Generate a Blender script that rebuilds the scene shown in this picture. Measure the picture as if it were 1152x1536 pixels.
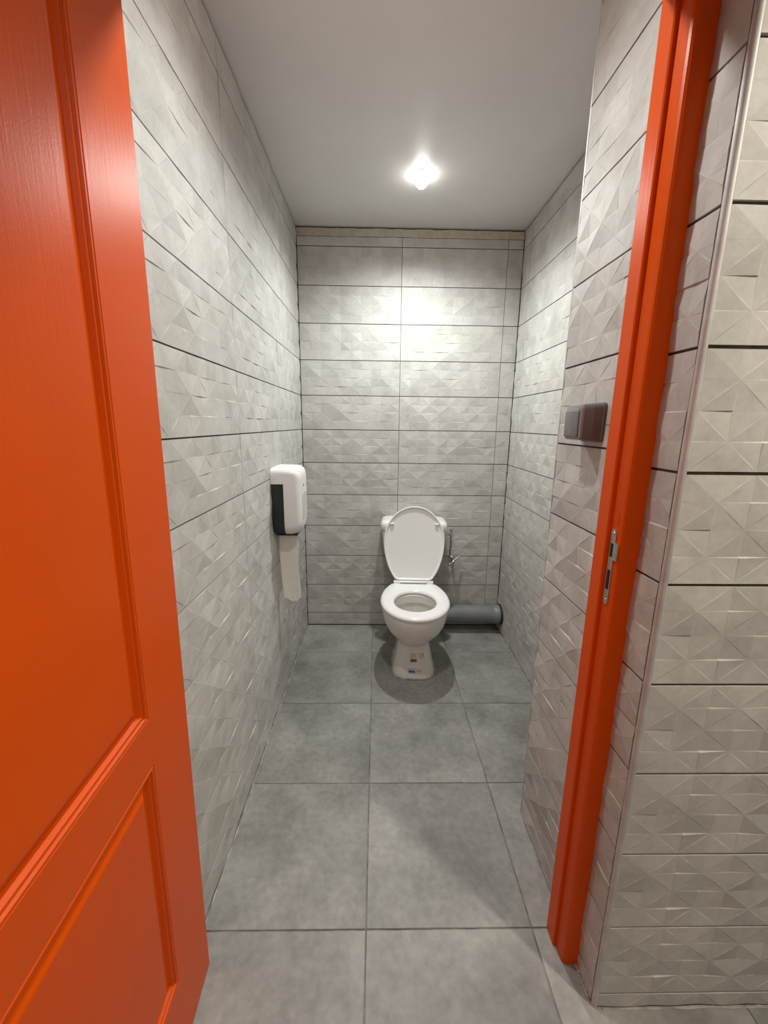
import bpy, bmesh, math, random
from mathutils import Vector, Matrix
from mathutils.bvhtree import BVHTree

random.seed(7)
scene = bpy.context.scene
col = scene.collection
for o in list(bpy.data.objects):
    bpy.data.objects.remove(o)

# ------------------------------------------------------------------ camera
cam_data = bpy.data.cameras.new('camera')
cam = bpy.data.objects.new('camera', cam_data)
col.objects.link(cam)
cam_data.sensor_width = 36.0
cam_data.sensor_fit = 'AUTO'
cam_data.lens = 611.804 / 1536.0 * 36.0
cam_data.clip_start = 0.02
_r = Vector((0.99980465, -0.01615905, 0.01138178))
_u = Vector((-0.00770842, 0.21146781, 0.97735456))
_f = Vector((0.0182, 0.97725137, -0.21130194))
cm = Matrix.Identity(4)
for i in range(3):
    cm[i][0] = _r[i]; cm[i][1] = _u[i]; cm[i][2] = -_f[i]
cm[0][3], cm[1][3], cm[2][3] = 0.4629, 0.0, 1.3405
cam.matrix_world = cm
scene.camera = cam

# ------------------------------------------------------------------ world, lights, exposure
world = bpy.data.worlds.new('world')
scene.world = world
world.use_nodes = True
world.node_tree.nodes['Background'].inputs[0].default_value = (0.9, 0.95, 1.0, 1)
world.node_tree.nodes['Background'].inputs[1].default_value = 0.02
CUBICLE_W = 62.0
DOOR_W = 26.0
HALL_W = 74.0
ENTRY_W = 27.0
CUBICLE_C = (0.965, 0.995, 0.955)
HALL_C = (1.0, 0.91, 0.78)
CUBICLE_LAMP = (0.650, 2.06, 2.412)
DOOR_LAMP = (0.47, 1.03, 2.412)
ENTRY_LAMP = (0.62, -0.70, 2.412)
HALL_LAMP = (1.50, 0.14, 2.412)
vs = scene.view_settings
vs.view_transform = 'Standard'
vs.look = 'None'
vs.gamma = 1.0
vs.use_curve_mapping = False
vs.exposure = 0.25

scene.cycles.diffuse_bounces = 8
scene.cycles.max_bounces = 14

# ------------------------------------------------------------------ material helpers
def new_mat(name, base=(0.5, 0.5, 0.5), rough=0.5, metal=0.0, spec=0.5):
    m = bpy.data.materials.new(name)
    m.use_nodes = True
    b = m.node_tree.nodes['Principled BSDF']
    b.inputs['Base Color'].default_value = (*base, 1)
    b.inputs['Roughness'].default_value = rough
    b.inputs['Metallic'].default_value = metal
    b.inputs['Specular IOR Level'].default_value = spec
    return m

def nd(m, typ, **kw):
    n = m.node_tree.nodes.new(typ)
    for k, v in kw.items():
        setattr(n, k, v)
    return n

def lk(m, a, b):
    m.node_tree.links.new(a, b)

def bsdf(m):
    return m.node_tree.nodes['Principled BSDF']

def noise_mat(name, c1, c2, scale=6.0, rough=0.5, bump=0.0, bump_scale=60.0, detail=6.0, rnd=0.0,
              spec=0.5, metal=0.0, ramp=(0.35, 0.65), stretch=(1, 1, 1), fine=0.0, fine_scale=90.0, shift=True, world=False):
    m = new_mat(name, c1, rough, metal, spec)
    tc = nd(m, 'ShaderNodeTexCoord')
    mp = nd(m, 'ShaderNodeMapping')
    mp.inputs['Scale'].default_value = stretch
    src = tc.outputs['Object']
    if world:
        gm = nd(m, 'ShaderNodeNewGeometry')
        src = gm.outputs['Position']
    lk(m, src, mp.inputs['Vector'])
    oi = nd(m, 'ShaderNodeObjectInfo')
    vec = mp.outputs['Vector']
    if shift and not world:
        ad = nd(m, 'ShaderNodeVectorMath', operation='MULTIPLY_ADD')
        cx = nd(m, 'ShaderNodeCombineXYZ')
        for i in range(3):
            lk(m, oi.outputs['Random'], cx.inputs[i])
        lk(m, cx.outputs[0], ad.inputs[0])
        ad.inputs[1].default_value = (37.0, 53.0, 71.0)
        lk(m, vec, ad.inputs[2])
        vec = ad.outputs[0]
    n1 = nd(m, 'ShaderNodeTexNoise')
    n1.inputs['Scale'].default_value = scale
    n1.inputs['Detail'].default_value = detail
    n1.inputs['Roughness'].default_value = 0.6
    lk(m, vec, n1.inputs['Vector'])
    cr = nd(m, 'ShaderNodeValToRGB')
    cr.color_ramp.elements[0].position = ramp[0]
    cr.color_ramp.elements[1].position = ramp[1]
    cr.color_ramp.elements[0].color = (*c1, 1)
    cr.color_ramp.elements[1].color = (*c2, 1)
    lk(m, n1.outputs['Fac'], cr.inputs['Fac'])
    out = cr.outputs['Color']
    if fine > 0:
        nf = nd(m, 'ShaderNodeTexNoise')
        nf.inputs['Scale'].default_value = fine_scale
        nf.inputs['Detail'].default_value = 4.0
        lk(m, vec, nf.inputs['Vector'])
        mr = nd(m, 'ShaderNodeMapRange')
        mr.inputs['From Min'].default_value = 0.3
        mr.inputs['From Max'].default_value = 0.7
        mr.inputs['To Min'].default_value = 1 - fine
        mr.inputs['To Max'].default_value = 1 + fine
        lk(m, nf.outputs['Fac'], mr.inputs['Value'])
        mx = nd(m, 'ShaderNodeMix', data_type='RGBA', blend_type='MULTIPLY')
        mx.inputs['Factor'].default_value = 1.0
        lk(m, out, mx.inputs['A'])
        lk(m, mr.outputs['Result'], mx.inputs['B'])
        out = mx.outputs['Result']
    if rnd > 0:
        mr = nd(m, 'ShaderNodeMapRange')
        mr.inputs['To Min'].default_value = 1 - rnd
        mr.inputs['To Max'].default_value = 1 + rnd
        lk(m, oi.outputs['Random'], mr.inputs['Value'])
        mx = nd(m, 'ShaderNodeMix', data_type='RGBA', blend_type='MULTIPLY')
        mx.inputs['Factor'].default_value = 1.0
        lk(m, out, mx.inputs['A'])
        lk(m, mr.outputs['Result'], mx.inputs['B'])
        out = mx.outputs['Result']
    lk(m, out, bsdf(m).inputs['Base Color'])
    if bump > 0:
        n2 = nd(m, 'ShaderNodeTexNoise')
        n2.inputs['Scale'].default_value = bump_scale
        n2.inputs['Detail'].default_value = 5.0
        lk(m, vec, n2.inputs['Vector'])
        bp = nd(m, 'ShaderNodeBump')
        bp.inputs['Strength'].default_value = bump
        bp.inputs['Distance'].default_value = 0.002
        lk(m, n2.outputs['Fac'], bp.inputs['Height'])
        lk(m, bp.outputs['Normal'], bsdf(m).inputs['Normal'])
    return m

def emit_mat(name, c, s):
    m = new_mat(name, (0.8, 0.8, 0.8), 0.4)
    bsdf(m).inputs['Emission Color'].default_value = (*c, 1)
    bsdf(m).inputs['Emission Strength'].default_value = s
    return m

M = {}
M['tile'] = noise_mat('relief_tile', (0.44, 0.43, 0.405), (0.56, 0.55, 0.525), scale=9, rough=0.6, spec=0.28, bump=0.10,
                      bump_scale=160, rnd=0.05, fine=0.05, ramp=(0.3, 0.7))
def add_tone(m):
    at = nd(m, 'ShaderNodeVertexColor', layer_name='tone')
    b = bsdf(m).inputs['Base Color']
    src = b.links[0].from_socket
    mx = nd(m, 'ShaderNodeMix', data_type='RGBA', blend_type='MULTIPLY')
    mx.inputs['Factor'].default_value = 1.0
    lk(m, src, mx.inputs['A'])
    lk(m, at.outputs['Color'], mx.inputs['B'])
    lk(m, mx.outputs['Result'], b)
add_tone(M['tile'])
M['grout'] = noise_mat('dark_grout', (0.065, 0.053, 0.043), (0.105, 0.09, 0.075), scale=40, rough=0.9, world=True)
M['floor_tile'] = noise_mat('floor_tile', (0.16, 0.161, 0.151), (0.335, 0.33, 0.312), scale=4.6, rough=0.48, bump=0.15,
                            bump_scale=120, rnd=0.05, fine=0.13, fine_scale=48, ramp=(0.3, 0.72), detail=12)
M['floor_grout'] = noise_mat('floor_grout', (0.10, 0.098, 0.092), (0.30, 0.29, 0.27), scale=14, rough=0.9, world=True)
M['ceiling'] = noise_mat('ceiling_paint', (0.66, 0.65, 0.645), (0.70, 0.69, 0.685), scale=3, rough=0.42, bump=0.03,
                         bump_scale=90, world=True)
M['plain_wall'] = noise_mat('hall_plaster', (0.36, 0.345, 0.32), (0.42, 0.405, 0.375), scale=4, rough=0.7, world=True)
M['orange'] = noise_mat('orange_gloss_paint', (0.63, 0.072, 0.0), (0.66, 0.078, 0.0), scale=5, rough=0.36, bump=0.0, spec=0.15)
M['mortar'] = noise_mat('beige_mortar', (0.40, 0.375, 0.29), (0.50, 0.475, 0.385), scale=30, rough=0.9, bump=0.5, bump_scale=150, world=True)
M['gap'] = new_mat('painted_hole_dark', (0.012, 0.011, 0.010), 0.95)  # near-black colour painted in for the shade inside the strike plate openings
M['caulk'] = noise_mat('white_caulk', (0.22, 0.215, 0.20), (0.50, 0.48, 0.44), scale=22, rough=0.8, bump=0.5, bump_scale=200, world=True)
M['alu'] = noise_mat('satin_aluminium', (0.50, 0.49, 0.48), (0.60, 0.59, 0.58), scale=20, rough=0.55, metal=0.45, world=True)
M['ceramic'] = noise_mat('white_ceramic', (0.76, 0.745, 0.71), (0.79, 0.775, 0.74), scale=3, rough=0.12)
M['seat_plastic'] = noise_mat('white_seat_plastic', (0.82, 0.82, 0.815), (0.84, 0.84, 0.835), scale=3, rough=0.22)
M['water'] = new_mat('bowl_water', (0.50, 0.51, 0.50), 0.03)
M['chrome'] = new_mat('chrome', (0.72, 0.72, 0.72), 0.12, 1.0)
M['hose'] = noise_mat('braided_hose', (0.20, 0.195, 0.185), (0.42, 0.41, 0.39), scale=220, rough=0.35, metal=0.9)
M['steel'] = noise_mat('worn_steel', (0.55, 0.52, 0.48), (0.72, 0.69, 0.64), scale=60, rough=0.3, metal=1.0)
M['pvc'] = noise_mat('grey_pvc', (0.17, 0.175, 0.185), (0.21, 0.215, 0.225), scale=8, rough=0.42, fine=0.06)
M['rubber'] = new_mat('black_rubber', (0.015, 0.015, 0.016), 0.7)
M['disp_white'] = noise_mat('white_abs', (0.80, 0.79, 0.775), (0.82, 0.81, 0.795), scale=4, rough=0.28)
M['disp_dark'] = noise_mat('dark_smoked_plastic', (0.010, 0.014, 0.015), (0.014, 0.019, 0.02), scale=4, rough=0.25)
M['window'] = new_mat('smoked_window', (0.68, 0.67, 0.66), 0.15)
M['paper'] = noise_mat('tissue_paper', (0.86, 0.85, 0.79), (0.90, 0.89, 0.83), scale=30, rough=0.95, bump=0.4, bump_scale=220)
M['switch'] = noise_mat('grey_switch_plastic', (0.115, 0.112, 0.118), (0.125, 0.122, 0.128), scale=4, rough=0.42)
M['switch_rim'] = noise_mat('light_grey_plastic', (0.24, 0.235, 0.235), (0.26, 0.255, 0.255), scale=4, rough=0.4)
M['rocker'] = noise_mat('rocker_plastic', (0.15, 0.15, 0.16), (0.165, 0.165, 0.175), scale=4, rough=0.3)
M['print_dark'] = new_mat('print_dark', (0.05, 0.045, 0.042), 0.6)
M['print_grey'] = new_mat('print_grey', (0.28, 0.26, 0.24), 0.6)
M['print_blue'] = new_mat('print_blue', (0.03, 0.09, 0.20), 0.5)
M['print_pale'] = new_mat('print_pale', (0.52, 0.60, 0.68), 0.5)
M['sticker'] = new_mat('sticker_white', (0.70, 0.68, 0.64), 0.5)
M['lamp_ring'] = new_mat('lamp_ring_white', (0.8, 0.79, 0.77), 0.3)
M['lamp_glow'] = emit_mat('lamp_glow', (1.0, 0.97, 0.90), 22.0)

def paint_grain(m):
    """Brushed wood grain showing through gloss paint (vertical streaks along local z)."""
    tc = nd(m, 'ShaderNodeTexCoord')
    mp = nd(m, 'ShaderNodeMapping')
    mp.inputs['Scale'].default_value = (150, 150, 9)
    lk(m, tc.outputs['Object'], mp.inputs['Vector'])
    n = nd(m, 'ShaderNodeTexNoise')
    n.inputs['Scale'].default_value = 1.0
    n.inputs['Detail'].default_value = 4
    n.inputs['Distortion'].default_value = 0.6
    lk(m, mp.outputs[0], n.inputs['Vector'])
    n2 = nd(m, 'ShaderNodeTexNoise')
    n2.inputs['Scale'].default_value = 420
    n2.inputs['Detail'].default_value = 2
    lk(m, tc.outputs['Object'], n2.inputs['Vector'])
    b1 = nd(m, 'ShaderNodeBump')
    b1.inputs['Strength'].default_value = 0.16
    b1.inputs['Distance'].default_value = 0.0015
    lk(m, n.outputs['Fac'], b1.inputs['Height'])
    b2 = nd(m, 'ShaderNodeBump')
    b2.inputs['Strength'].default_value = 0.12
    b2.inputs['Distance'].default_value = 0.001
    lk(m, n2.outputs['Fac'], b2.inputs['Height'])
    lk(m, b1.outputs[0], b2.inputs['Normal'])
    lk(m, b2.outputs[0], bsdf(m).inputs['Normal'])
paint_grain(M['orange'])

# ------------------------------------------------------------------ object helpers
def link(o, parent=None):
    col.objects.link(o)
    if parent is not None:
        o.parent = parent
    return o

def mesh_obj(name, me, mat=None, parent=None, smooth=False, sharp=None):
    o = bpy.data.objects.new(name, me)
    if mat is not None and len(me.materials) == 0:
        me.materials.append(M[mat])
    if smooth:
        for p in me.polygons:
            p.use_smooth = True
        if sharp:
            me.set_sharp_from_angle(angle=math.radians(sharp))
    return link(o, parent)

def pyd(name, verts, faces):
    me = bpy.data.meshes.new(name)
    me.from_pydata([tuple(v) for v in verts], [], faces)
    me.validate()
    me.update()
    return me

def fix_normals(me):
    bm = bmesh.new(); bm.from_mesh(me)
    bmesh.ops.recalc_face_normals(bm, faces=bm.faces)
    bm.to_mesh(me); bm.free()
    return me

def box_bm(bm, x0, x1, y0, y1, z0, z1):
    vs_ = [bm.verts.new(c) for c in ((x0, y0, z0), (x1, y0, z0), (x1, y1, z0), (x0, y1, z0),
                                     (x0, y0, z1), (x1, y0, z1), (x1, y1, z1), (x0, y1, z1))]
    for f in ((0, 3, 2, 1), (4, 5, 6, 7), (0, 1, 5, 4), (1, 2, 6, 5), (2, 3, 7, 6), (3, 0, 4, 7)):
        bm.faces.new([vs_[i] for i in f])

def bm_me(name, bm, bevel=0.0, seg=2):
    if bevel > 0:
        bmesh.ops.bevel(bm, geom=list(bm.edges), offset=bevel, segments=seg, profile=0.5, affect='EDGES')
    me = bpy.data.meshes.new(name)
    bm.to_mesh(me); bm.free()
    return me

def box(name, x0, x1, y0, y1, z0, z1, mat, parent=None, bevel=0.0, seg=2):
    bm = bmesh.new()
    box_bm(bm, x0, x1, y0, y1, z0, z1)
    me = bm_me(name, bm, bevel, seg)
    return mesh_obj(name, me, mat, parent, smooth=bevel > 0, sharp=35 if bevel > 0 else None)

def loft(rings, close=True, cap0=True, cap1=True):
    n = len(rings[0])
    verts = [v for r in rings for v in r]
    faces = []
    for i in range(len(rings) - 1):
        for j in range(n if close else n - 1):
            k = (j + 1) % n
            faces.append((i * n + j, i * n + k, (i + 1) * n + k, (i + 1) * n + j))
    if cap0:
        faces.append(tuple(reversed(range(n))))
    if cap1:
        faces.append(tuple(range((len(rings) - 1) * n, len(rings) * n)))
    return verts, faces

def tube(name, pts, r, mat, parent=None, n=12):
    """Round tube along a polyline; r is a number or a list."""
    pts = [Vector(p) for p in pts]
    rs = r if isinstance(r, (list, tuple)) else [r] * len(pts)
    rings = []
    prev = None
    for i, p in enumerate(pts):
        d = (pts[min(i + 1, len(pts) - 1)] - pts[max(i - 1, 0)]).normalized()
        if prev is None:
            a = d.orthogonal().normalized()
        else:
            a = (prev - d * prev.dot(d)).normalized()
        prev = a
        b = d.cross(a)
        rings.append([p + (a * math.cos(t) + b * math.sin(t)) * rs[i] for t in [2 * math.pi * k / n for k in range(n)]])
    v, f = loft(rings)
    me = fix_normals(pyd(name, v, f))
    return mesh_obj(name, me, mat, parent, smooth=True, sharp=50)

def empty(name, loc=(0, 0, 0), rotz=0.0):
    o = bpy.data.objects.new(name, None)
    o.location = loc
    o.rotation_euler = (0, 0, rotz)
    o.empty_display_size = 0.1
    return link(o)

def tag(o, label, cat=None, group=None, kind=None):
    o['label'] = label
    if cat: o['category'] = cat
    if group: o['group'] = group
    if kind: o['kind'] = kind
    return o

def extrude_poly_z(name, pts, z0, z1, mat, parent=None, smooth=False):
    rings = [[(x, y, z0) for x, y in pts], [(x, y, z1) for x, y in pts]]
    v, f = loft(rings)
    me = fix_normals(pyd(name, v, f))
    return mesh_obj(name, me, mat, parent, smooth=smooth, sharp=30 if smooth else None)

# ------------------------------------------------------------------ measured room (metres)
YB = 2.558          # back wall
XR = 1.287          # right wall of the cubicle
ZC = 2.412          # ceiling
XP = 0.982          # inner face of the right pier
YF = 0.685          # front face of the pier / hall wall
YP = 1.187          # far edge of the pier
Z0, ZP = 0.0899, 0.202

# ------------------------------------------------------------------ relief tiles
TW, TH, NC, NR = 0.600, 0.200, 10, 4
def tile_full(variant):
    rnd = random.Random(100 + variant)
    bm = bmesh.new()
    du, dv = TW / NC, TH / NR
    star = {}
    for j in range(NR + 1):
        for i in range(NC + 1):
            if (i + j) % 2 == 0:
                h = rnd.choice((0.0033, 0.0028, 0.0020, 0.0006, -0.0010))
                if j in (0, NR) or i in (0, NC):
                    h = 0.0004
                star[i, j] = bm.verts.new((i * du, j * dv, h))
    IN = 0.0013
    own = {}
    pair = {}
    cl = bm.loops.layers.color.new('tone')
    for j in range(NR):
        for i in range(NC):
            cs = [(i, j), (i + 1, j), (i + 1, j + 1), (i, j + 1)]
            vv = []
            for (a, b) in cs:
                if (a, b) in star:
                    vv.append(star[a, b])
                else:
                    h = pair.setdefault((a, b, b == j), rnd.choice((-0.0014, -0.0009, -0.0002, 0.0007, 0.0012)))
                    if rnd.random() < 0.35:
                        h += rnd.choice((-0.0006, 0.0006))
                    if b in (0, NR) or a in (0, NC):
                        h *= 0.35
                    x, y = a * du, b * dv
                    x += IN if a == i else -IN
                    y += IN if b == j else -IN
                    if a in (0, NC): x = a * du
                    if b in (0, NR): y = b * dv
                    v = bm.verts.new((x, y, h))
                    own[(a, b), (i, j)] = v
                    vv.append(v)
            # the fold between two star nodes is a fine ledge that fades towards both of them
            S1, A_, S2, B_ = (vv[0], vv[1], vv[2], vv[3]) if (i + j) % 2 == 0 else (vv[1], vv[2], vv[3], vv[0])
            t_ = rnd.choice((0.3, 0.5, 0.7))
            mid = S1.co.lerp(S2.co, t_)
            per = (A_.co - B_.co); per.z = 0; per.normalize()
            dl = rnd.choice((-0.0009, -0.0006, 0.0, 0.0006, 0.0009))
            m1 = bm.verts.new(mid + per * 0.0013 + Vector((0, 0, dl / 2)))
            m2 = bm.verts.new(mid - per * 0.0013 - Vector((0, 0, dl / 2)))
            fs = [bm.faces.new(q) for q in ((S1, A_, m1), (A_, S2, m1), (S1, m1, m2), (m1, S2, m2), (S1, m2, B_), (m2, S2, B_))]
            g = rnd.uniform(0.94, 1.0)          # random tone per cell so the relief pattern shows better
            for f_ in fs:
                for l_ in f_.loops:
                    l_[cl] = (g, g, g, 1)
    for f_ in bm.faces:
        f_.tag = True
    # ledges between neighbouring cells
    for j in range(NR + 1):
        for i in range(NC):
            if 0 < j < NR:
                l, r = (i, j), (i + 1, j)
                s, o_ = (l, r) if l in star else (r, l)
                lo, up = own[o_, (i, j - 1)], own[o_, (i, j)]
                f = (star[s], lo, up) if s == l else (star[s], up, lo)
                bm.faces.new(f)
    for j in range(NR):
        for i in range(1, NC):
            l, r = (i, j), (i, j + 1)
            s, o_ = (l, r) if l in star else (r, l)
            le, ri = own[o_, (i - 1, j)], own[o_, (i, j)]
            f = (star[s], ri, le) if s == l else (star[s], le, ri)
            bm.faces.new(f)
    for j in range(1, NR):
        for i in range(1, NC):
            if (i, j) not in star:
                q = [own[(i, j), c] for c in ((i - 1, j - 1), (i, j - 1), (i, j), (i - 1, j))]
                bm.faces.new(q)
    for f_ in bm.faces:
        if not f_.tag:
            for l_ in f_.loops:
                l_[cl] = (0.97, 0.97, 0.97, 1)
    for i in range(1, NC):      # close small gaps on the borders
        for j in (0, NR):
            if (i, j) not in star:
                jj = 0 if j == 0 else NR - 1
                a, b = own[(i, j), (i - 1, jj)], own[(i, j), (i, jj)]
                bm.edges.new((a, b)) if bm.edges.get((a, b)) is None else None
    return bm

_full = {}
_cache = {}
def tile_mesh(variant, a, b, c, d):
    """Piece [a,b] x [c,d] of one relief tile, with sides; origin at its lower left corner."""
    key = (variant, round(a, 3), round(b, 3), round(c, 3), round(d, 3))
    if key in _cache:
        return _cache[key]
    if variant not in _full:
        bm0 = tile_full(variant)
        me0 = bpy.data.meshes.new('relief')
        bm0.to_mesh(me0); bm0.free()
        _full[variant] = me0
    bm = bmesh.new()
    bm.from_mesh(_full[variant])
    for co, no in (((a, 0, 0), (1, 0, 0)), ((b, 0, 0), (-1, 0, 0)), ((0, c, 0), (0, 1, 0)), ((0, d, 0), (0, -1, 0))):
        bmesh.ops.bisect_plane(bm, geom=bm.verts[:] + bm.edges[:] + bm.faces[:], plane_co=co, plane_no=no,
                               clear_inner=True, dist=1e-5)
    loose = [e for e in bm.edges if not e.link_faces]
    bmesh.ops.delete(bm, geom=loose, context='EDGES')
    bmesh.ops.remove_doubles(bm, verts=bm.verts[:], dist=2e-5)
    # sides
    be = [e for e in bm.edges if len(e.link_faces) == 1]
    be = [e for e in be if any(abs(e.verts[0].co[k] - w) < 2e-3 and abs(e.verts[1].co[k] - w) < 2e-3
                               for k, w in ((0, a), (0, b), (1, c), (1, d)))]
    cl = bm.loops.layers.color.active
    ret = bmesh.ops.extrude_edge_only(bm, edges=be)
    for g in ret['geom']:
        if isinstance(g, bmesh.types.BMFace) and cl:
            for l_ in g.loops:
                l_[cl] = (0.97, 0.97, 0.97, 1)
    for g in ret['geom']:
        if isinstance(g, bmesh.types.BMVert):
            g.co.z = -0.008
    for v in bm.verts:
        v.co.x -= a; v.co.y -= c
    bmesh.ops.recalc_face_normals(bm, faces=bm.faces[:])
    up = sum(f.normal.z * f.calc_area() for f in bm.faces)
    if up < 0:
        bmesh.ops.reverse_faces(bm, faces=bm.faces[:])
    me = bpy.data.meshes.new('tile')
    bm.to_mesh(me); bm.free()
    me.materials.append(M['tile'])
    _cache[key] = me
    return me

_tn = [0]
def lay_tiles(parent, origin, U, W, ucols, rows, gu=0.0028, gv=0.0042, vary=4):
    """ucols: (u0,u1,a0) span and where in the tile pattern it begins; rows: (z0,z1,c0)."""
    U = Vector(U); W = Vector(W); V = Vector((0, 0, 1))
    for z0, z1, c0 in rows:
        for u0, u1, a0 in ucols:
            _tn[0] += 1
            v = _tn[0] * 7 % vary
            w_, h_ = u1 - u0 - gu, z1 - z0 - gv
            a, c = max(0.0, a0), max(0.0, c0)
            a = min(a, TW - w_) if w_ < TW else 0.0
            c = min(c, TH - h_) if h_ < TH else 0.0
            me = tile_mesh(v, a, min(a + w_, TW), c, min(c + h_, TH))
            o = bpy.data.objects.new('tile', me)
            col.objects.link(o)
            o.parent = parent
            p = Vector(origin) + U * (u0 + gu / 2) + V * (z0 + gv / 2)
            m = Matrix.Identity(4)
            for i in range(3):
                m[i][0] = U[i]; m[i][1] = V[i]; m[i][2] = W[i]; m[i][3] = p[i]
            # real tiles never sit perfectly flush
            jit = Matrix.Rotation(random.uniform(-0.0016, 0.0016), 4, 'X') @ Matrix.Rotation(random.uniform(-0.0010, 0.0010), 4, 'Y')
            sx = w_ / max(1e-6, min(a + w_, TW) - a)
            sy = h_ / max(1e-6, min(c + h_, TH) - c)
            o.matrix_local = m @ jit @ Matrix.Diagonal((sx, sy, 1, 1))

def rows_from(z0, pitch, ztop, bottom=0.004):
    r = [(bottom, z0, TH - (z0 - bottom))]
    k = 0
    while True:
        a, b = z0 + pitch * k, z0 + pitch * (k + 1)
        if b >= ztop - 0.012:
            r.append((a, ztop, 0.0))
            break
        r.append((a, b, 0.0))
        k += 1
    return r

# ------------------------------------------------------------------ the setting
GR = 0.0045   # grout plane lies this far behind the tile faces
floor = tag(box('floor', -0.05, 2.5, -1.6, 2.62, -0.06, -0.003, 'floor_grout'), 'grey stone-look tiled floor of the cubicle and hall', kind='structure')
xs = [0.003, 0.4429, 0.8957, 1.3484, 1.8011, 2.2538, 2.5]
ys = [-1.55, -0.996, -0.537, -0.078, 0.382, 0.8423, 1.3032, 1.7587, 2.221, 2.556]
FG = 0.0032
_fc = {}
for j in range(len(ys) - 1):
    for i in range(len(xs) - 1):
        x0, x1, y0, y1 = xs[i] + FG / 2, xs[i + 1] - FG / 2, ys[j] + FG / 2, ys[j + 1] - FG / 2
        if x0 > XR and y0 > YF:      # under the solid wall block
            continue
        if x1 > XR and y0 > YF + 0.1:
            x1 = XR - 0.002
        if y0 > 2.7:
            continue
        key = (round(x1 - x0, 3), round(y1 - y0, 3))
        if key not in _fc:
            bm = bmesh.new()
            box_bm(bm, 0, x1 - x0, 0, y1 - y0, -0.010, 0)
            te = [e for e in bm.edges if all(abs(v.co.z) < 1e-6 for v in e.verts)]
            bmesh.ops.bevel(bm, geom=te, offset=0.0012, segments=1, affect='EDGES')
            me = bpy.data.meshes.new('floor_tile'); bm.to_mesh(me); bm.free()
            me.materials.append(M['floor_tile'])
            _fc[key] = me
        o = bpy.data.objects.new('floor_tile', _fc[key])
        link(o, floor)
        o.location = (x0, y0, random.uniform(-0.0004, 0.0004))

tag(box('ceiling', -0.10, 2.5, -1.6, 2.62, ZC, ZC + 0.08, 'ceiling'), 'pale grey painted ceiling', kind='structure')

TOPB = 2.362
wb = tag(box('wall_back', -0.10, XR + 0.10, YB + GR, YB + 0.09, -0.02, ZC - 0.011, 'grout'), 'back wall of pale grey relief tiles behind the toilet', kind='structure')
lay_tiles(wb, (0, YB, 0), (1, 0, 0), (0, -1, 0),
          [(0.004, 0.5968, 0.0), (0.5968, 1.1977, 0.0), (1.1977, XR - 0.003, 0.0)], rows_from(Z0, ZP, TOPB))

wl = tag(box('wall_left', -0.10, -GR, -1.6, YB + 0.05, -0.02, ZC - 0.007, 'grout'), 'left wall of pale grey relief tiles', kind='structure')
lay_tiles(wl, (0, 0, 0), (0, 1, 0), (1, 0, 0),
          [(1.998, YB - 0.003, 0.0), (1.407, 1.998, 0.0), (0.806, 1.407, 0.0), (0.205, 0.806, 0.0)], rows_from(Z0, ZP, ZC - 0.007))
tag(box('wall_hall_left', -GR + 0.0002, 0.002, -1.6, 0.20, 0.0, ZC, 'plain_wall'), 'plain hall wall behind the open door', kind='structure')

wr = tag(box('wall_right', XR + GR, XR + 0.10, YP - 0.05, YB + 0.05, -0.02, ZC - 0.007, 'grout'), 'recessed right wall of relief tiles beside the toilet', kind='structure')
lay_tiles(wr, (XR, YB, 0), (0, -1, 0), (-1, 0, 0),
          [(0.003, 0.115, 0.48), (0.115, 0.716, 0.0), (0.716, 1.317, 0.0)], rows_from(Z0 - 0.004, 0.2022, ZC - 0.007))

# pier: the hall wall block that carries the door frame
wf = tag(box('wall_front', XP + GR, 2.45, YF + GR, YP - GR, -0.02, ZC + 0.02, 'grout'), 'tiled wall pier at the right of the doorway', kind='structure')
lay_tiles(wf, (XP, YP, 0), (0, -1, 0), (-1, 0, 0), [(0.007, 0.352, 0.24)], rows_from(0.0705, 0.2035, ZC - 0.006), gv=0.0046)
frows = rows_from(0.0449, 0.2032, ZC - 0.004)
lay_tiles(wf, (XP, YP, 0), (0, -1, 0), (-1, 0, 0), [(0.418, 0.4925, 0.5)], frows, gv=0.0052)
lay_tiles(wf, (XP, YF, 0), (1, 0, 0), (0, -1, 0), [(0.0075, 0.608, 0.0), (0.608, 1.208, 0.0)], frows, gv=0.0062, vary=1)
# pier end facing the toilet
lay_tiles(wf, (XR, YP, 0), (-1, 0, 0), (0, 1, 0), [(0.002, XR - XP - 0.007, 0.0)], rows_from(0.0705, 0.2035, ZC - 0.006))

# wall above the door head, hall shell behind the camera
tag(box('wall_over_door', -0.02, XP + 0.01, 0.70, 0.80, 2.10, ZC + 0.01, 'plain_wall'), 'plain wall above the door head', kind='structure')
tag(box('wall_hall_back', -0.10, 2.5, -1.68, -1.6, -0.02, ZC + 0.02, 'plain_wall'), 'plain hall wall behind the viewer', kind='structure')
tag(box('wall_hall_right', 2.45, 2.53, -1.65, YP, -0.02, ZC + 0.02, 'plain_wall'), 'plain hall wall at the far right', kind='structure')

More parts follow.
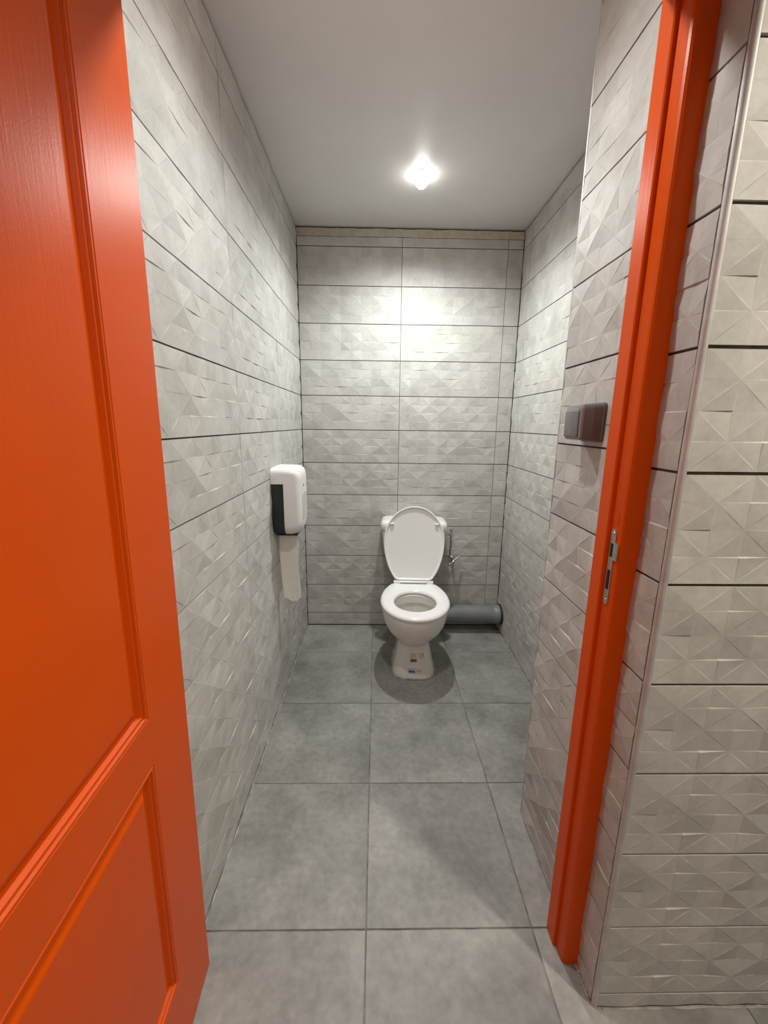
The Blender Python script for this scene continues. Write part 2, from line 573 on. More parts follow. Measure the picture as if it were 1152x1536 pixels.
# mortar strip and gap under the ceiling on the back wall
def ragged_strip(name, x0, x1, y, z0, z1, depth, mat, amp, n=60):
    rows_ = []
    for zi, z in enumerate((z0, z1)):
        for dep in (0.0, depth):
            rows_.append([(x0 + (x1 - x0) * k / n, y - dep, z + random.uniform(-amp, amp) * (1 if zi else 0.5)) for k in range(n + 1)])
    a, b, c, d = rows_
    v = a + b + d + c
    m_ = n + 1
    f = []
    for i in range(4):
        for k in range(n):
            i2 = (i + 1) % 4
            f.append((i * m_ + k, i * m_ + k + 1, i2 * m_ + k + 1, i2 * m_ + k))
    return mesh_obj(name, fix_normals(pyd(name, v, f)), mat)
tag(ragged_strip('trim_1', 0.002, XR - 0.002, YB + GR, TOPB + 0.001, ZC - 0.0085, 0.004, 'mortar', 0.0022), 'beige mortar strip under the ceiling above the back tiles', kind='structure')

# caulk beads along the floor
def bead(name, p0, p1, r, n=70, label=''):
    p0, p1 = Vector(p0), Vector(p1)
    pts, rs = [], []
    for k in range(n + 1):
        p = p0.lerp(p1, k / n)
        p += Vector((random.uniform(-1, 1), random.uniform(-1, 1), 0)) * r * 0.35
        pts.append(p)
        rs.append(r * random.uniform(0.55, 1.25))
    o = tube(name, pts, rs, 'caulk', n=6)
    return tag(o, label, kind='structure')
bead('trim_2', (0.004, 0.80, 0.001), (0.004, 2.55, 0.001), 0.0026, label='thin pale caulk line along the foot of the left wall')
bead('trim_3', (XP - 0.004, 0.700, 0.001), (XP - 0.003, 0.768, 0.001), 0.0050, n=24, label='pale caulk bead at the foot of the pier beside the door frame')
bead('trim_4', (XP + 0.02, YF - 0.002, 0.0), (2.2, YF - 0.002, 0.0), 0.0030, label='thin caulk line along the foot of the hall wall')
bead('trim_5', (XR - 0.004, 1.25, 0.001), (XR - 0.004, 2.40, 0.001), 0.0024, label='thin pale caulk line along the foot of the right wall')

# metal corner profiles
def corner_profile(name, cx, cy, sx, sy, r, z0, z1, label):
    pts = []
    for k in range(9):
        t = math.pi / 2 * k / 8
        pts.append((cx + sx * (r - r * math.cos(t)), cy + sy * (r - r * math.sin(t))))
    inner = [(cx + sx * (r + 0.002), cy + sy * 0.0015), (cx + sx * (r + 0.002), cy + sy * (r + 0.002)), (cx + sx * 0.0015, cy + sy * (r + 0.002))]
    o = extrude_poly_z(name, pts + inner, z0, z1, 'alu', smooth=True)
    return tag(o, label, kind='structure')
corner_profile('trim_6', XP - 0.002, YF - 0.002, 1, 1, 0.0085, 0.0, ZC, 'satin aluminium corner strip on the pier edge nearest the viewer')
corner_profile('trim_7', XP - 0.001, YP + 0.001, 1, -1, 0.006, 0.0, ZC, 'slim aluminium edge strip on the far edge of the pier')

# ------------------------------------------------------------------ door frame
fr = empty('trim_8', (0.96, 0.80, 0))
tag(fr, 'orange painted door frame around the doorway', kind='structure')
def jamb_profile(XW, s):
    """plan outline of a jamb against a wall plane XW, s=-1 grows towards -x"""
    d = [(0.0, 0.846), (0.041, 0.846), (0.0455, 0.842), (0.0455, 0.805), (0.0435, 0.8025), (0.0375, 0.8025), (0.0375, 0.7985),
         (0.0368, 0.7730), (0.0355, 0.7680), (0.0320, 0.7650), (0.026, 0.7638), (0.0, 0.7630)]
    return [(XW + s * a, b) for a, b in d]
HEAD = 2.050
j = extrude_poly_z('jamb', jamb_profile(XP - 0.0005, -1), 0.002, HEAD + 0.05, 'orange', fr, smooth=False)
j.matrix_parent_inverse = fr.matrix_basis.inverted()
# left jamb: a flat lining hidden behind the open leaf
j2 = box('jamb', 0.0035, 0.0115, 0.700, 0.800, 0.002, HEAD + 0.05, 'orange', fr)
j2.matrix_parent_inverse = fr.matrix_basis.inverted()
hp = [(0.846, 0.055), (0.846, 0.004), (0.842, 0.0), (0.805, 0.0), (0.8025, 0.002), (0.8025, 0.008), (0.7985, 0.008), (0.773, 0.0087),
      (0.768, 0.0100), (0.7650, 0.0135), (0.763, 0.020), (0.763, 0.055)]
v, f = loft([[(x, y, HEAD + z) for y, z in hp] for x in (0.003, XP - 0.001)])
h_ = mesh_obj('head', fix_normals(pyd('head', v, f)), 'orange', fr)
h_.matrix_parent_inverse = fr.matrix_basis.inverted()
inv = fr.matrix_basis.inverted()
# strike plate in the rebate
XS = XP - 0.0005 - 0.0372
def plate_pts(x, zs):
    return [(x, a, b) for a, b in zs]
def slab_from_outline(name, outline, x0, x1, mat, parent):
    v, f = loft([[(x0, a, b) for a, b in outline], [(x1, a, b) for a, b in outline]])
    o = mesh_obj(name, fix_normals(pyd(name, v, f)), mat, parent)
    return o
def stadium(y, z0, z1, w, n=6):
    r = w / 2
    o_ = []
    for k in range(n + 1):
        t = math.pi * k / n
        o_.append((y + r * math.cos(t), z1 - r + r * math.sin(t)))
    for k in range(n + 1):
        t = math.pi + math.pi * k / n
        o_.append((y + r * math.cos(t), z0 + r + r * math.sin(t)))
    return o_
YS = 0.7885
sp = slab_from_outline('strike_plate', stadium(YS, 0.976, 1.139, 0.0165), XS - 0.0018, XS + 0.001, 'steel', fr)
sp.matrix_parent_inverse = inv
sp['label'] = 'worn steel strike plate'
def sub(o):
    o.parent = sp
    return o
sub(slab_from_outline('latch_hole_dark', [(YS - 0.005, 1.080), (YS + 0.005, 1.080), (YS + 0.005, 1.108), (YS - 0.005, 1.108)], XS - 0.0021, XS - 0.0005, 'gap', None))  # latch and bolt openings are thin black slabs, their inner shade is painted
sub(slab_from_outline('bolt_hole_dark', [(YS - 0.005, 1.010), (YS + 0.005, 1.010), (YS + 0.005, 1.052), (YS - 0.005, 1.052)], XS - 0.0021, XS - 0.0005, 'gap', None))
sub(slab_from_outline('latch_lip', [(YS - 0.019, 1.076), (YS - 0.006, 1.076), (YS - 0.006, 1.114), (YS - 0.019, 1.110)], XS - 0.0030, XS, 'steel', None))
for zz in (0.986, 1.129):
    sub(tube('screw', [(XS - 0.0016, YS, zz), (XS - 0.0028, YS, zz)], [0.0042, 0.0034], 'steel', n=10))
hole = slab_from_outline('old_recess', stadium(YS - 0.002, 1.150, 1.176, 0.0125), XS - 0.0006, XS + 0.0006, 'orange', fr)
hole.matrix_parent_inverse = inv

# ------------------------------------------------------------------ open door leaf
# local frame: s = along the leaf from the hinge edge towards the viewer, n = out of the face, z up
DA, DL = 0.0482, 0.0107
s_ax = Vector((math.sin(DA), -math.cos(DA), 0))
n0 = Vector((0, 0, 1)).cross(s_ax)
up_ax = (Vector((0, 0, 1)) * math.cos(DL) + n0 * math.sin(DL)).normalized()
n_ax = up_ax.cross(s_ax).normalized()
door = empty('door_1')
dm = Matrix.Identity(4)
for i in range(3):
    dm[i][0] = s_ax[i]; dm[i][1] = n_ax[i]; dm[i][2] = up_ax[i]
dm[0][3], dm[1][3], dm[2][3] = 0.050, 0.7717, 0.0
door.matrix_world = dm
tag(door, 'orange painted panel door standing open at the left', kind='structure')
DW, DT, DZ0, DZ1 = 0.855, 0.038, 0.006, 2.016
PS0, PS1 = 0.143, 0.712
panels = [(0.829, 1.885), (0.205, 0.737)]
bm = bmesh.new()
zc = [DZ0, 0.205, 0.737, 0.829, 1.885, DZ1]
box_bm(bm, 0.0, PS0, -DT, 0, DZ0, DZ1)
box_bm(bm, PS1, DW, -DT, 0, DZ0, DZ1)
for a, b in ((DZ0, 0.205), (0.737, 0.829), (1.885, DZ1)):
    box_bm(bm, PS0, PS1, -DT, 0, a, b)
leaf = mesh_obj('leaf', bm_me('leaf', bm), 'orange', door)
prof = [(0.0, 0.0), (0.0016, -0.0022), (0.0038, 0.0004), (0.0068, 0.0002), (0.0094, -0.0058), (0.0112, -0.0030), (0.0142, -0.0034),
        (0.0172, -0.0100), (0.0230, -0.0104), (0.0375, -0.0036), (0.040, -0.0030)]
for (a, b) in panels:
    rings = []
    for d, h in prof:
        rings.append([(PS0 + d, h, a + d), (PS1 - d, h, a + d), (PS1 - d, h, b - d), (PS0 + d, h, b - d)])
    v, f = loft(rings[:9], cap0=False, cap1=False)
    me = fix_normals(pyd('moulding', v, f))
    # outward normals must face the viewer side (+y local)
    if sum(p.normal.y * p.area for p in me.polygons) < 0:
        me.flip_normals()
    mesh_obj('moulding', me, 'orange', door)
    v, f = loft([[(x, -0.02, z) for x, y, z in rings[8]]] + rings[8:], cap0=True, cap1=True)
    me = fix_normals(pyd('panel', v, f))
    mesh_obj('panel', me, 'orange', door)
bm = bmesh.new()

# ------------------------------------------------------------------ ceiling lamps
def ceiling_lamp(loc, label, watts, colour, size, strength_mat):
    t = empty('ceiling_lamp', loc)
    tag(t, label, 'lamp')
    n = 48
    R = [(0.041, 0.0), (0.042, -0.0015), (0.040, -0.003), (0.036, -0.0035), (0.0345, -0.002), (0.034, 0.0)]
    rings = [[(r * math.cos(2 * math.pi * k / n), r * math.sin(2 * math.pi * k / n), z) for k in range(n)] for r, z in R]
    v, f = loft(rings, cap0=False, cap1=True)
    mesh_obj('trim_ring', fix_normals(pyd('trim_ring', v, f)), 'lamp_ring', t, smooth=True, sharp=40)
    D = [(0.034 * math.cos(a), -0.003 - 0.052 * math.sin(a)) for a in [math.pi / 2 * k / 12 for k in range(12)]] + [(0.002, -0.055)]
    rings = [[(r * math.cos(2 * math.pi * k / n), r * math.sin(2 * math.pi * k / n), z) for k in range(n)] for r, z in D]
    v, f = loft(rings, cap0=False, cap1=True)
    mesh_obj('diffuser', fix_normals(pyd('diffuser', v, f)), strength_mat, t, smooth=True)
    ld = bpy.data.lights.new('lamp_light', 'SPOT')
    ld.spot_size = math.radians(167); ld.spot_blend = 1.0
    ld.shadow_soft_size = size; ld.energy = watts; ld.color = colour
    lo = bpy.data.objects.new('lamp_light', ld)
    link(lo, t)
    lo.location = (0, 0, -0.062 - size)
    return t
ceiling_lamp(CUBICLE_LAMP, 'bright round ceiling downlight above the toilet', CUBICLE_W, CUBICLE_C, 0.028, 'lamp_glow')
ceiling_lamp(DOOR_LAMP, 'round ceiling downlight just inside the cubicle doorway', DOOR_W, CUBICLE_C, 0.028, 'lamp_glow')
ceiling_lamp(HALL_LAMP, 'round ceiling downlight of the hall in front of the tiled wall', HALL_W, HALL_C, 0.035, 'lamp_glow')
ceiling_lamp(ENTRY_LAMP, 'round ceiling downlight of the hall behind the viewer', ENTRY_W, HALL_C, 0.035, 'lamp_glow')

# ------------------------------------------------------------------ toilet
toilet = empty('toilet', (0.674, 2.05, 0), rotz=math.radians(-2.6))
tag(toilet, 'white ceramic close-coupled toilet with its lid raised', 'toilet')
NS = 56
def egg(hw, yf, yb, yc, z, e=2.0, eb=None, cut=None):
    """closed ring; front towards -y. yf/yb: absolute y of front and back extremes, yc: widest line"""
    pts = []
    for k in range(NS):
        t = 2 * math.pi * k / NS - math.pi / 2
        c, s = math.cos(t), math.sin(t)
        ex = e if s < 0 else (eb or e)
        x = hw * math.copysign(abs(c) ** (2 / ex), c)
        y = yc + (yc - yf if s < 0 else yb - yc) * math.copysign(abs(s) ** (2 / ex), s)
        if cut is not None and y > cut:
            y = cut
        pts.append((x, y, z))
    return pts
secs = [  # hw, front, back, centre, z, exp front, exp back
    (0.117, -0.104, 0.29, 0.02, 0.000, 2.8, 3.0),
    (0.116, -0.102, 0.29, 0.02, 0.018, 2.8, 3.0),
    (0.107, -0.092, 0.28, 0.02, 0.050, 2.8, 3.0),
    (0.098, -0.082, 0.27, 0.03, 0.090, 2.8, 3.0),
    (0.091, -0.072, 0.26, 0.03, 0.130, 2.8, 3.0),
    (0.085, -0.064, 0.26, 0.03, 0.165, 2.7, 3.0),
    (0.082, -0.062, 0.26, 0.03, 0.182, 2.5, 3.0),
    (0.084, -0.070, 0.26, 0.03, 0.188, 2.3, 3.0),
    (0.105, -0.112, 0.26, 0.03, 0.205, 2.1, 2.8),
    (0.128, -0.143, 0.26, 0.02, 0.232, 2.0, 2.6),
    (0.149, -0.182, 0.26, 0.01, 0.268, 2.0, 2.5),
    (0.165, -0.212, 0.27, 0.00, 0.310, 2.0, 2.5),
    (0.175, -0.229, 0.28, 0.00, 0.348, 2.0, 2.6),
    (0.180, -0.236, 0.29, 0.00, 0.378, 2.0, 2.8),
    (0.180, -0.237, 0.29, 0.00, 0.390, 2.0, 2.8),
    (0.177, -0.233, 0.287, 0.00, 0.396, 2.0, 2.8),
]
rings = [egg(*s[:5], s[5], s[6]) for s in secs]
inner = [(0.126, -0.168, 0.112, -0.02, 0.397), (0.120, -0.160, 0.104, -0.02, 0.392), (0.119, -0.158, 0.104, -0.02, 0.350),
         (0.134, -0.176, 0.125, -0.02, 0.342), (0.130, -0.168, 0.12, -0.02, 0.30), (0.105, -0.13, 0.10, -0.01, 0.24),
         (0.075, -0.085, 0.075, 0.0, 0.20), (0.05, -0.05, 0.05, 0.0, 0.17)]
rings += [egg(a, b, c, d, z) for a, b, c, d, z in inner]
v, f = loft(rings, cap0=True, cap1=True)
bowl_me = fix_normals(pyd('bowl', v, f))
bowl = mesh_obj('bowl', bowl_me, 'ceramic', toilet, smooth=True, sharp=42)
v, f = loft([egg(0.098, -0.118, 0.092, -0.01, 0.226), egg(0.098, -0.118, 0.092, -0.01, 0.2262)])
mesh_obj('water', fix_normals(pyd('water', v, f)), 'water', bowl)

# seat ring
def seat_ring(off, z, inn=False):
    if inn:
        return egg(0.113 + off, -0.148 - off, 0.108 + off, -0.02, z)
    return egg(0.187 - off, -0.245 + off, 0.30 - off, 0.00, z, cut=0.215 - off)
SZ = 0.401
so = [(0.004, SZ), (0.0, SZ + 0.006), (0.002, SZ + 0.013), (0.008, SZ + 0.019), (0.018, SZ + 0.021), (0.030, SZ + 0.0205)]
si = [(0.016, SZ + 0.019), (0.006, SZ + 0.016), (0.0, SZ + 0.010), (-0.001, SZ + 0.003), (0.003, SZ)]
rings = [seat_ring(a, z) for a, z in so] + [seat_ring(a, z, True) for a, z in si]
rings.append(rings[0])
v, f = loft(rings, cap0=False, cap1=False)
seat = mesh_obj('seat', fix_normals(pyd('seat', v, f)), 'seat_plastic', toilet, smooth=True, sharp=60)

# raised lid: local outline (x, t) with t measured up from the hinge
LEAN = math.radians(9.0)
LH = Vector((0, 0.222, 0.433))
def lid_ring(off, dep):
    pts = []
    hw, top, bot, tc = 0.178 - off, 0.442 - off, -0.050 + off, 0.240
    for k in range(NS):
        t = 2 * math.pi * k / NS - math.pi / 2
        c, s = math.cos(t), math.sin(t)
        x = hw * math.copysign(abs(c), c)
        tt = tc + ((top - tc) if s > 0 else (tc - bot)) * math.copysign(abs(s), s)
        lim = 0.004 + off
        if tt < lim:
            tt = lim
        pts.append((x, LH.y + math.sin(LEAN) * tt - math.cos(LEAN) * dep, LH.z + math.cos(LEAN) * tt + math.sin(LEAN) * dep))
    return pts
lr = [(0.016, -0.012), (0.004, -0.009), (0.0, -0.003), (0.0, 0.004), (0.0025, 0.0065), (0.006, 0.0065), (0.009, 0.004), (0.0125, -0.0035), (0.018, -0.0045)]
v, f = loft([lid_ring(a, d) for a, d in lr])
lid = mesh_obj('lid', fix_normals(pyd('lid', v, f)), 'seat_plastic', toilet, smooth=True, sharp=40)
def lid_pt(x, t, d):
    return Vector((x, LH.y + math.sin(LEAN) * t - math.cos(LEAN) * d, LH.z + math.cos(LEAN) * t + math.sin(LEAN) * d))
for sx in (-1, 1):
    c0 = lid_pt(sx * 0.130, 0.338, 0.004)
    dirv = Vector((-sx * 0.9, 0, 0.15))
    pts = [c0 - dirv * 0.012, c0 - dirv * 0.008, c0 + dirv * 0.008, c0 + dirv * 0.013]
    tube('bumper', pts, [0.0045, 0.0065, 0.0055, 0.002], 'seat_plastic', lid, n=10)
# hinge bar and blocks
tube('hinge_bar', [(-0.106, 0.217, 0.428), (0.106, 0.217, 0.428)], 0.0075, 'seat_plastic', toilet, n=12)
for sx in (-1, 1):
    bm = bmesh.new()
    box_bm(bm, sx * 0.098 - 0.019, sx * 0.098 + 0.019, 0.206, 0.236, 0.397, 0.435)
    mesh_obj('hinge_block', bm_me('hinge_block', bm, 0.004, 2), 'seat_plastic', toilet, smooth=True, sharp=40)

# cistern
def rrect(hw, y0, y1, r, z, n=6):
    pts = []
    for cx, cy, a0 in ((hw - r, y1 - r, 0), (-hw + r, y1 - r, 90), (-hw + r, y0 + r, 180), (hw - r, y0 + r, 270)):
        for k in range(n + 1):
            t = math.radians(a0 + 90 * k / n)
            pts.append((cx + r * math.cos(t), cy + r * math.sin(t), z))
    return pts
CX = 0.0
tk = [(0.088, 0.37, 0.475, 0.03, 0.385), (0.110, 0.350, 0.485, 0.035, 0.400), (0.135, 0.337, 0.490, 0.04, 0.430), (0.161, 0.326, 0.492, 0.04, 0.490),
      (0.179, 0.318, 0.493, 0.04, 0.570), (0.189, 0.312, 0.494, 0.04, 0.650), (0.195, 0.309, 0.494, 0.04, 0.712)]
v, f = loft([rrect(*a) for a in tk])
tank = mesh_obj('cistern', fix_normals(pyd('cistern', v, f)), 'ceramic', toilet, smooth=True, sharp=50)
tl = [(0.190, 0.308, 0.494, 0.04, 0.713), (0.200, 0.299, 0.497, 0.045, 0.717), (0.202, 0.297, 0.498, 0.046, 0.737), (0.200, 0.299, 0.497, 0.046, 0.754),
      (0.192, 0.307, 0.492, 0.045, 0.766), (0.175, 0.322, 0.48, 0.04, 0.771), (0.12, 0.36, 0.45, 0.03, 0.772)]
v, f = loft([rrect(*a) for a in tl])
mesh_obj('cistern_lid', fix_normals(pyd('cistern_lid', v, f)), 'ceramic', toilet, smooth=True, sharp=50)
# deck joining bowl and cistern
bm = bmesh.new()
box_bm(bm, -0.10, 0.10, 0.20, 0.40, 0.33, 0.394)
mesh_obj('deck', bm_me('deck', bm, 0.012, 3), 'ceramic', toilet, smooth=True, sharp=40)
# caulk around the foot
pts, rs = [], []
ring0 = egg(0.119, -0.106, 0.29, 0.02, 0.002, 2.8, 3.0)
for p in ring0[:] + ring0[:1]:
    pts.append(Vector(p)); rs.append(0.0050 * random.uniform(0.6, 1.3))
tube('foot_caulk', pts, rs, 'caulk', toilet, n=6)

# printed marks on the pedestal, wrapped onto its front
bvh = BVHTree.FromPolygons([v_.co.copy() for v_ in bowl_me.vertices], [tuple(p.vertices) for p in bowl_me.polygons])
tinv = (Matrix.Translation((0.674, 2.05, 0)) @ Matrix.Rotation(math.radians(-2.6), 4, 'Z')).inverted()
def wrap(x, z, off):
    p = tinv @ Vector((x, 1.97, z))
    hit, no, _, _ = bvh.ray_cast(Vector((p.x, -0.6, p.z)), Vector((0, 1, 0)))
    if hit is None:
        hit, no = Vector((p.x, -0.09, p.z)), Vector((0, -1, 0))
    return hit + Vector((0, -off, 0))
def decal(name, quads, mat, off=0.0006, parent=None):
    v, f = [], []
    for q in quads:
        (x0, z0), (x1, z1) = q
        nx = max(1, int(abs(x1 - x0) / 0.004)); nz = max(1, int(abs(z1 - z0) / 0.004))
        b = len(v)
        for jz in range(nz + 1):
            for ix in range(nx + 1):
                v.append(wrap(x0 + (x1 - x0) * ix / nx, z0 + (z1 - z0) * jz / nz, off))
        for jz in range(nz):
            for ix in range(nx):
                a = b + jz * (nx + 1) + ix
                f.append((a, a + 1, a + nx + 2, a + nx + 1))
    me = pyd(name, v, f)
    o = mesh_obj(name, me, mat, parent or toilet)
    return o
st = decal('sticker', [((0.646, 0.085), (0.688, 0.139))], 'sticker', 0.0005)
st['label'] = 'small white product sticker'
lines = []
for zz, x0, x1 in ((0.1325, 0.652, 0.680), (0.1265, 0.654, 0.676), (0.1205, 0.651, 0.681), (0.1150, 0.655, 0.673)):
    x = x0
    while x < x1:
        w = random.uniform(0.002, 0.006)
        lines.append(((x, zz - 0.0014), (min(x + w, x1), zz + 0.0014)))
        x += w + 0.0015
decal('sticker_text', lines, 'print_grey', 0.0009, st)
bars = []
x = 0.651
while x < 0.683:
    w = random.choice((0.0012, 0.002, 0.003))
    bars.append(((x, 0.0915), (x + w, 0.1075)))
    x += w + 0.0007
decal('barcode', bars, 'print_dark', 0.0009, st)
def arc_mark(name, cx, cz, r, bar):
    v, f = [], []
    n = 14
    for k in range(n + 1):
        t = math.radians(60 + 240 * k / n)
        for rr in (r - 0.0011, r + 0.0011):
            v.append(wrap(cx + rr * 0.8 * math.cos(t), cz + rr * math.sin(t), 0.0008))
    for k in range(n):
        f.append((2 * k, 2 * k + 1, 2 * k + 3, 2 * k + 2))
    if bar:
        b = len(v)
        for xx, zz in ((-r * 0.8, -0.001), (r * 0.25, -0.001), (r * 0.25, 0.001), (-r * 0.8, 0.001)):
            v.append(wrap(cx + xx, cz + zz, 0.0008))
        f.append((b, b + 1, b + 2, b + 3))
    return mesh_obj(name, pyd(name, v, f), 'print_dark', toilet)
arc_mark('letter_c', 0.7045, 0.127, 0.0082, False)
arc_mark('letter_e', 0.7185, 0.127, 0.0082, True)
lines = []
x = 0.698
while x < 0.722:
    w = random.uniform(0.002, 0.005)
    lines.append(((x, 0.1095), (x + w, 0.1120)))
    x += w + 0.0015
decal('small_print', lines, 'print_grey', 0.0008)
bs = decal('brand_sticker', [((0.636, 0.029), (0.716, 0.060))], 'sticker', 0.0005)
decal('logo_field', [((0.637, 0.030), (0.680, 0.059))], 'print_pale', 0.0008, bs)
lines = [((0.642, 0.036), (0.676, 0.0385)), ((0.643, 0.0395), (0.652, 0.048)), ((0.653, 0.0395), (0.660, 0.0465)), ((0.661, 0.0395), (0.6665, 0.0475)), ((0.6675, 0.0395), (0.675, 0.046))]
decal('logo', lines, 'print_blue', 0.0011, bs)
lines = []
for zz in (0.0475, 0.0415):
    x = 0.685
    while x < 0.712:
        w = random.uniform(0.002, 0.005)
        lines.append(((x, zz - 0.0012), (x + w, zz + 0.0012)))
        x += w + 0.0015
decal('brand_text', lines, 'print_grey', 0.0009, bs)

# ------------------------------------------------------------------ water valve with hose
wv = empty('water_valve', (0.945, 2.53, 0.455))
tag(wv, 'chrome angle valve with thin hose beside the cistern', 'valve')
def wp(o):
    o.matrix_parent_inverse = wv.matrix_basis.inverted()
    return o
wp(tube('hose', [(0.908, 2.455, 0.672), (0.922, 2.452, 0.668), (0.930, 2.452, 0.650), (0.931, 2.455, 0.60), (0.929, 2.462, 0.555), (0.932, 2.472, 0.520), (0.942, 2.485, 0.503), (0.955, 2.50, 0.490)], 0.0058, 'hose', wv))
wp(tube('inlet_nut', [(0.893, 2.455, 0.672), (0.9005, 2.455, 0.672), (0.901, 2.455, 0.672), (0.914, 2.455, 0.672)], [0.008, 0.008, 0.012, 0.012], 'chrome', wv, n=6))
for zz, r in ((0.690, 0.010), (0.670, 0.015), (0.648, 0.011)):
    wp(tube('nut', [(0.931, 2.452, zz - 0.007), (0.931, 2.452, zz + 0.007)], r, 'chrome', wv, n=8))
wp(tube('knob', [(0.931, 2.452, 0.694), (0.931, 2.452, 0.700), (0.931, 2.452, 0.708), (0.931, 2.452, 0.711)], [0.006, 0.013, 0.013, 0.008], 'chrome', wv))
wp(tube('valve_body', [(0.926, 2.475, 0.462), (0.936, 2.482, 0.466), (0.937, 2.483, 0.4665), (0.965, 2.50, 0.484), (0.966, 2.50, 0.4845), (1.008, 2.525, 0.504)], [0.0095, 0.0095, 0.0065, 0.0065, 0.0075, 0.006], 'chrome', wv))
wp(tube('wall_spout', [(0.955, 2.494, 0.478), (0.957, 2.553, 0.478)], 0.008, 'chrome', wv))
wp(tube('escutcheon', [(0.957, 2.5425, 0.478), (0.957, 2.549, 0.478), (0.957, 2.5535, 0.478)], [0.012, 0.022, 0.023], 'chrome', wv, n=20))

# ------------------------------------------------------------------ drain pipe
dp = empty('drain_pipe', (1.08, 2.482, 0.062))
tag(dp, 'grey plastic soil pipe running from the toilet to the right wall', 'pipe')
def dq(o):
    o.matrix_parent_inverse = dp.matrix_basis.inverted()
    return o
def rot_tube(name, x0, x1, z0, z1, prof_, mat):
    """prof_: list of (fraction, radius) along the pipe axis"""
    pts = [(x0 + (x1 - x0) * t, 2.482, z0 + (z1 - z0) * t) for t, r in prof_]
    return dq(tube(name, pts, [r for t, r in prof_], mat, dp, n=40))
rot_tube('pipe', 0.70, 1.262, 0.131, 0.119, [(0, 0.056), (1, 0.056)], 'pvc')
rot_tube('socket', 1.225, 1.272, 0.1197, 0.119, [(0, 0.0565), (0.06, 0.0600), (0.55, 0.0605), (0.60, 0.062), (1, 0.062)], 'pvc')
rot_tube('rubber_ring', 1.271, 1.284, 0.119, 0.119, [(0, 0.060), (0.3, 0.066), (1, 0.068)], 'rubber')
# pipe bend behind the pedestal
pts = []
for k in range(9):
    t = math.pi / 2 * k / 8
    pts.append((0.745 - 0.07 * math.sin(t), 2.482 - 0.09 * (1 - math.cos(t)), 0.131 + 0.012 * k / 8))
dq(tube('bend', pts, 0.054, 'pvc', dp, n=28))

# ------------------------------------------------------------------ paper dispenser on the left wall
pd_ = empty('paper_dispenser', (0.0, 1.87, 0.845))
tag(pd_, 'white toilet paper dispenser with dark side on the left wall', 'dispenser')
pinv = pd_.matrix_basis.inverted()
DY0, DY1 = 1.768, 1.985
DYC = (DY0 + DY1) / 2
HWY = (DY1 - DY0) / 2
def disp_outline(off, n=8):
    """outline in the y-z plane: softly rounded top corners, round bottom corners"""
    pts = []
    hw = HWY - off
    z0_, z1_ = 0.842 + off, 1.146 - off
    for cy, cz, r, a0 in ((hw, z1_, 0.028, 0), (-hw, z1_, 0.028, 90), (-hw, z0_, 0.050, 180), (hw, z0_, 0.050, 270)):
        sy = 1 if cy > 0 else -1
        sz = 1 if cz > 1 else -1
        for k in range(n + 1):
            t = math.radians(a0 + 90 * k / n)
            pts.append((DYC + cy - sy * r + r * math.cos(t), cz - sz * r + r * math.sin(t)))
    return pts
def disp_part(name, xo, mat, parent):
    rings = []
    for x, off in xo:
        rings.append([(x, a, b) for a, b in disp_outline(off)])
    v, f = loft(rings)
    o = mesh_obj(name, fix_normals(pyd(name, v, f)), mat, parent, smooth=True, sharp=40)
    o.matrix_parent_inverse = pinv
    return o
disp_part('back_shell', [(0.001, 0.001), (0.056, 0.0012)], 'disp_dark', pd_)
# white cover: front dish plus a hood over the upper third
cover = disp_part('cover', [(0.0545, 0.0), (0.084, 0.0004), (0.100, 0.0035), (0.112, 0.010), (0.120, 0.020), (0.1245, 0.034), (0.126, 0.050)], 'disp_white', pd_)
def hood():
    pts = [p for p in disp_outline(-0.0006)]
    zcut = 1.078
    top = [p for p in pts if p[1] >= zcut]
    top = [(DYC + HWY + 0.0006, zcut)] + top + [(DYC - HWY - 0.0006, zcut)]
    rings = [[(x, a, b) for a, b in top] for x in (0.0006, 0.060)]
    v, f = loft(rings)
    o = mesh_obj('hood', fix_normals(pyd('hood', v, f)), 'disp_white', pd_, smooth=True, sharp=40)
    o.matrix_parent_inverse = pinv
hood()
o = tube('lock', [(0.1235, 1.866, 1.062), (0.1275, 1.866, 1.062)], [0.006, 0.0052], 'disp_dark', pd_, n=14); o.matrix_parent_inverse = pinv
# smoky level window on the front face
def front_pill(name, y0, y1, z0, z1, x0, x1, mat, parent):
    r = 0.012
    pts = []
    for cy, cz, a0 in ((y1 - r, z1 - r, 0), (y0 + r, z1 - r, 90), (y0 + r, z0 + r, 180), (y1 - r, z0 + r, 270)):
        for k in range(6):
            t = math.radians(a0 + 18 * k)
            pts.append((cy + r * math.cos(t), cz + r * math.sin(t)))
    v, f = loft([[(x, a, b) for a, b in pts] for x in (x0, x1)])
    o = mesh_obj(name, fix_normals(pyd(name, v, f)), mat, parent)
    o.matrix_parent_inverse = pinv
    return o
front_pill('level_window', DYC - 0.055, DYC + 0.055, 0.905, 1.028, 0.1245, 0.1268, 'window', pd_)
o = box('paper_slot', 0.008, 0.104, 1.80, 1.93, 0.838, 0.8455, 'disp_dark', pd_); o.matrix_parent_inverse = pinv

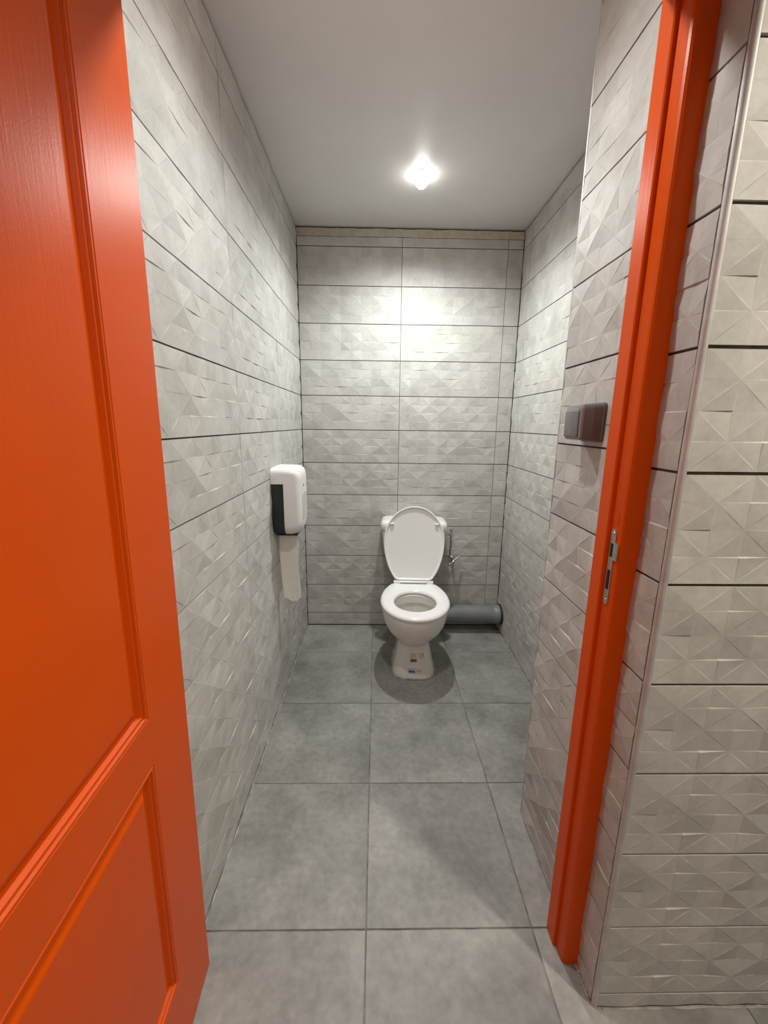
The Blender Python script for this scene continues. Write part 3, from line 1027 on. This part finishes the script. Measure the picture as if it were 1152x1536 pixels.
# hanging paper strip, torn at the end
random.seed(21)
nu, nv = 14, 30
v, f = [], []
tear = [random.uniform(-0.004, 0.005) + 0.016 * max(0.0, math.sin(iu_ / nu * 7.5 + 0.4)) - 0.006 for iu_ in range(nu + 1)]
for jv in range(nv + 1):
    t = jv / nv
    for iu in range(nu + 1):
        s = iu / nu
        zb = 0.500 + tear[iu] + 0.014 * (abs(s - 0.45) * 1.3 - 0.3)
        z = 0.850 + (zb - 0.850) * t
        x = 0.012 + 0.088 * s + 0.010 * t * t - 0.004 * math.sin(t * 3.0) + (0.004 * math.sin(9 * t) * s * 0.4)
        x -= 0.012 * t * t * (s - 0.2) * 0.6
        y = 1.826 + 0.012 * math.sin(t * 2.4) + 0.005 * math.sin(s * 3.1) * (0.3 + t) + random.uniform(-1, 1) * 0.0006
        v.append((x, y, z))
for jv in range(nv):
    for iu in range(nu):
        a = jv * (nu + 1) + iu
        f.append((a, a + 1, a + nu + 2, a + nu + 1))
tp = mesh_obj('toilet_paper', pyd('toilet_paper', v, f), 'paper', smooth=True)
md = tp.modifiers.new('thickness', 'SOLIDIFY'); md.thickness = 0.0006; md.offset = 0
tag(tp, 'strip of white toilet paper hanging torn from the dispenser', 'toilet paper')

# ------------------------------------------------------------------ light switch on the pier
sw = empty('light_switch', (XP, 0.99, 1.35))
tag(sw, 'grey surface-mounted light switch on the pier beside the door frame', 'switch')
sinv = sw.matrix_basis.inverted()
def srect(y0, y1, z0, z1, r, n=5):
    pts = []
    for cy, cz, a0 in ((y1 - r, z1 - r, 0), (y0 + r, z1 - r, 90), (y0 + r, z0 + r, 180), (y1 - r, z0 + r, 270)):
        for k in range(n + 1):
            t = math.radians(a0 + 90 * k / n)
            pts.append((cy + r * math.cos(t), cz + r * math.sin(t)))
    return pts
def sloft(name, secs_, mat, parent):
    v, f = loft([[(x, a, b) for a, b in srect(*q)] for x, q in secs_])
    o = mesh_obj(name, fix_normals(pyd(name, v, f)), mat, parent, smooth=True, sharp=35)
    o.matrix_parent_inverse = sinv
    return o
hs = sloft('housing', [(XP + 0.001, (0.941, 1.043, 1.304, 1.394, 0.011)), (XP - 0.006, (0.941, 1.043, 1.304, 1.394, 0.011)), (XP - 0.0065, (0.943, 1.041, 1.306, 1.392, 0.011)),
                       (XP - 0.046, (0.953, 1.033, 1.309, 1.390, 0.011))], 'switch', sw)
sloft('rim', [(XP - 0.0455, (0.9525, 1.0335, 1.3085, 1.3905, 0.011)), (XP - 0.050, (0.9535, 1.0325, 1.3095, 1.3895, 0.011)), (XP - 0.0515, (0.956, 1.030, 1.312, 1.387, 0.009))], 'switch_rim', sw)
rk = sloft('rocker', [(XP - 0.0505, (0.9585, 1.0275, 1.3145, 1.384, 0.006)), (XP - 0.0550, (0.9595, 1.0265, 1.3155, 1.376, 0.006)), (XP - 0.0560, (0.962, 1.024, 1.318, 1.373, 0.005))], 'rocker', sw)
o = sloft('mark', [(XP - 0.0559, (0.990, 0.996, 1.322, 1.330, 0.0015)), (XP - 0.0564, (0.990, 0.996, 1.322, 1.330, 0.0015))], 'switch_rim', rk)
o.matrix_parent_inverse = Matrix.Identity(4)
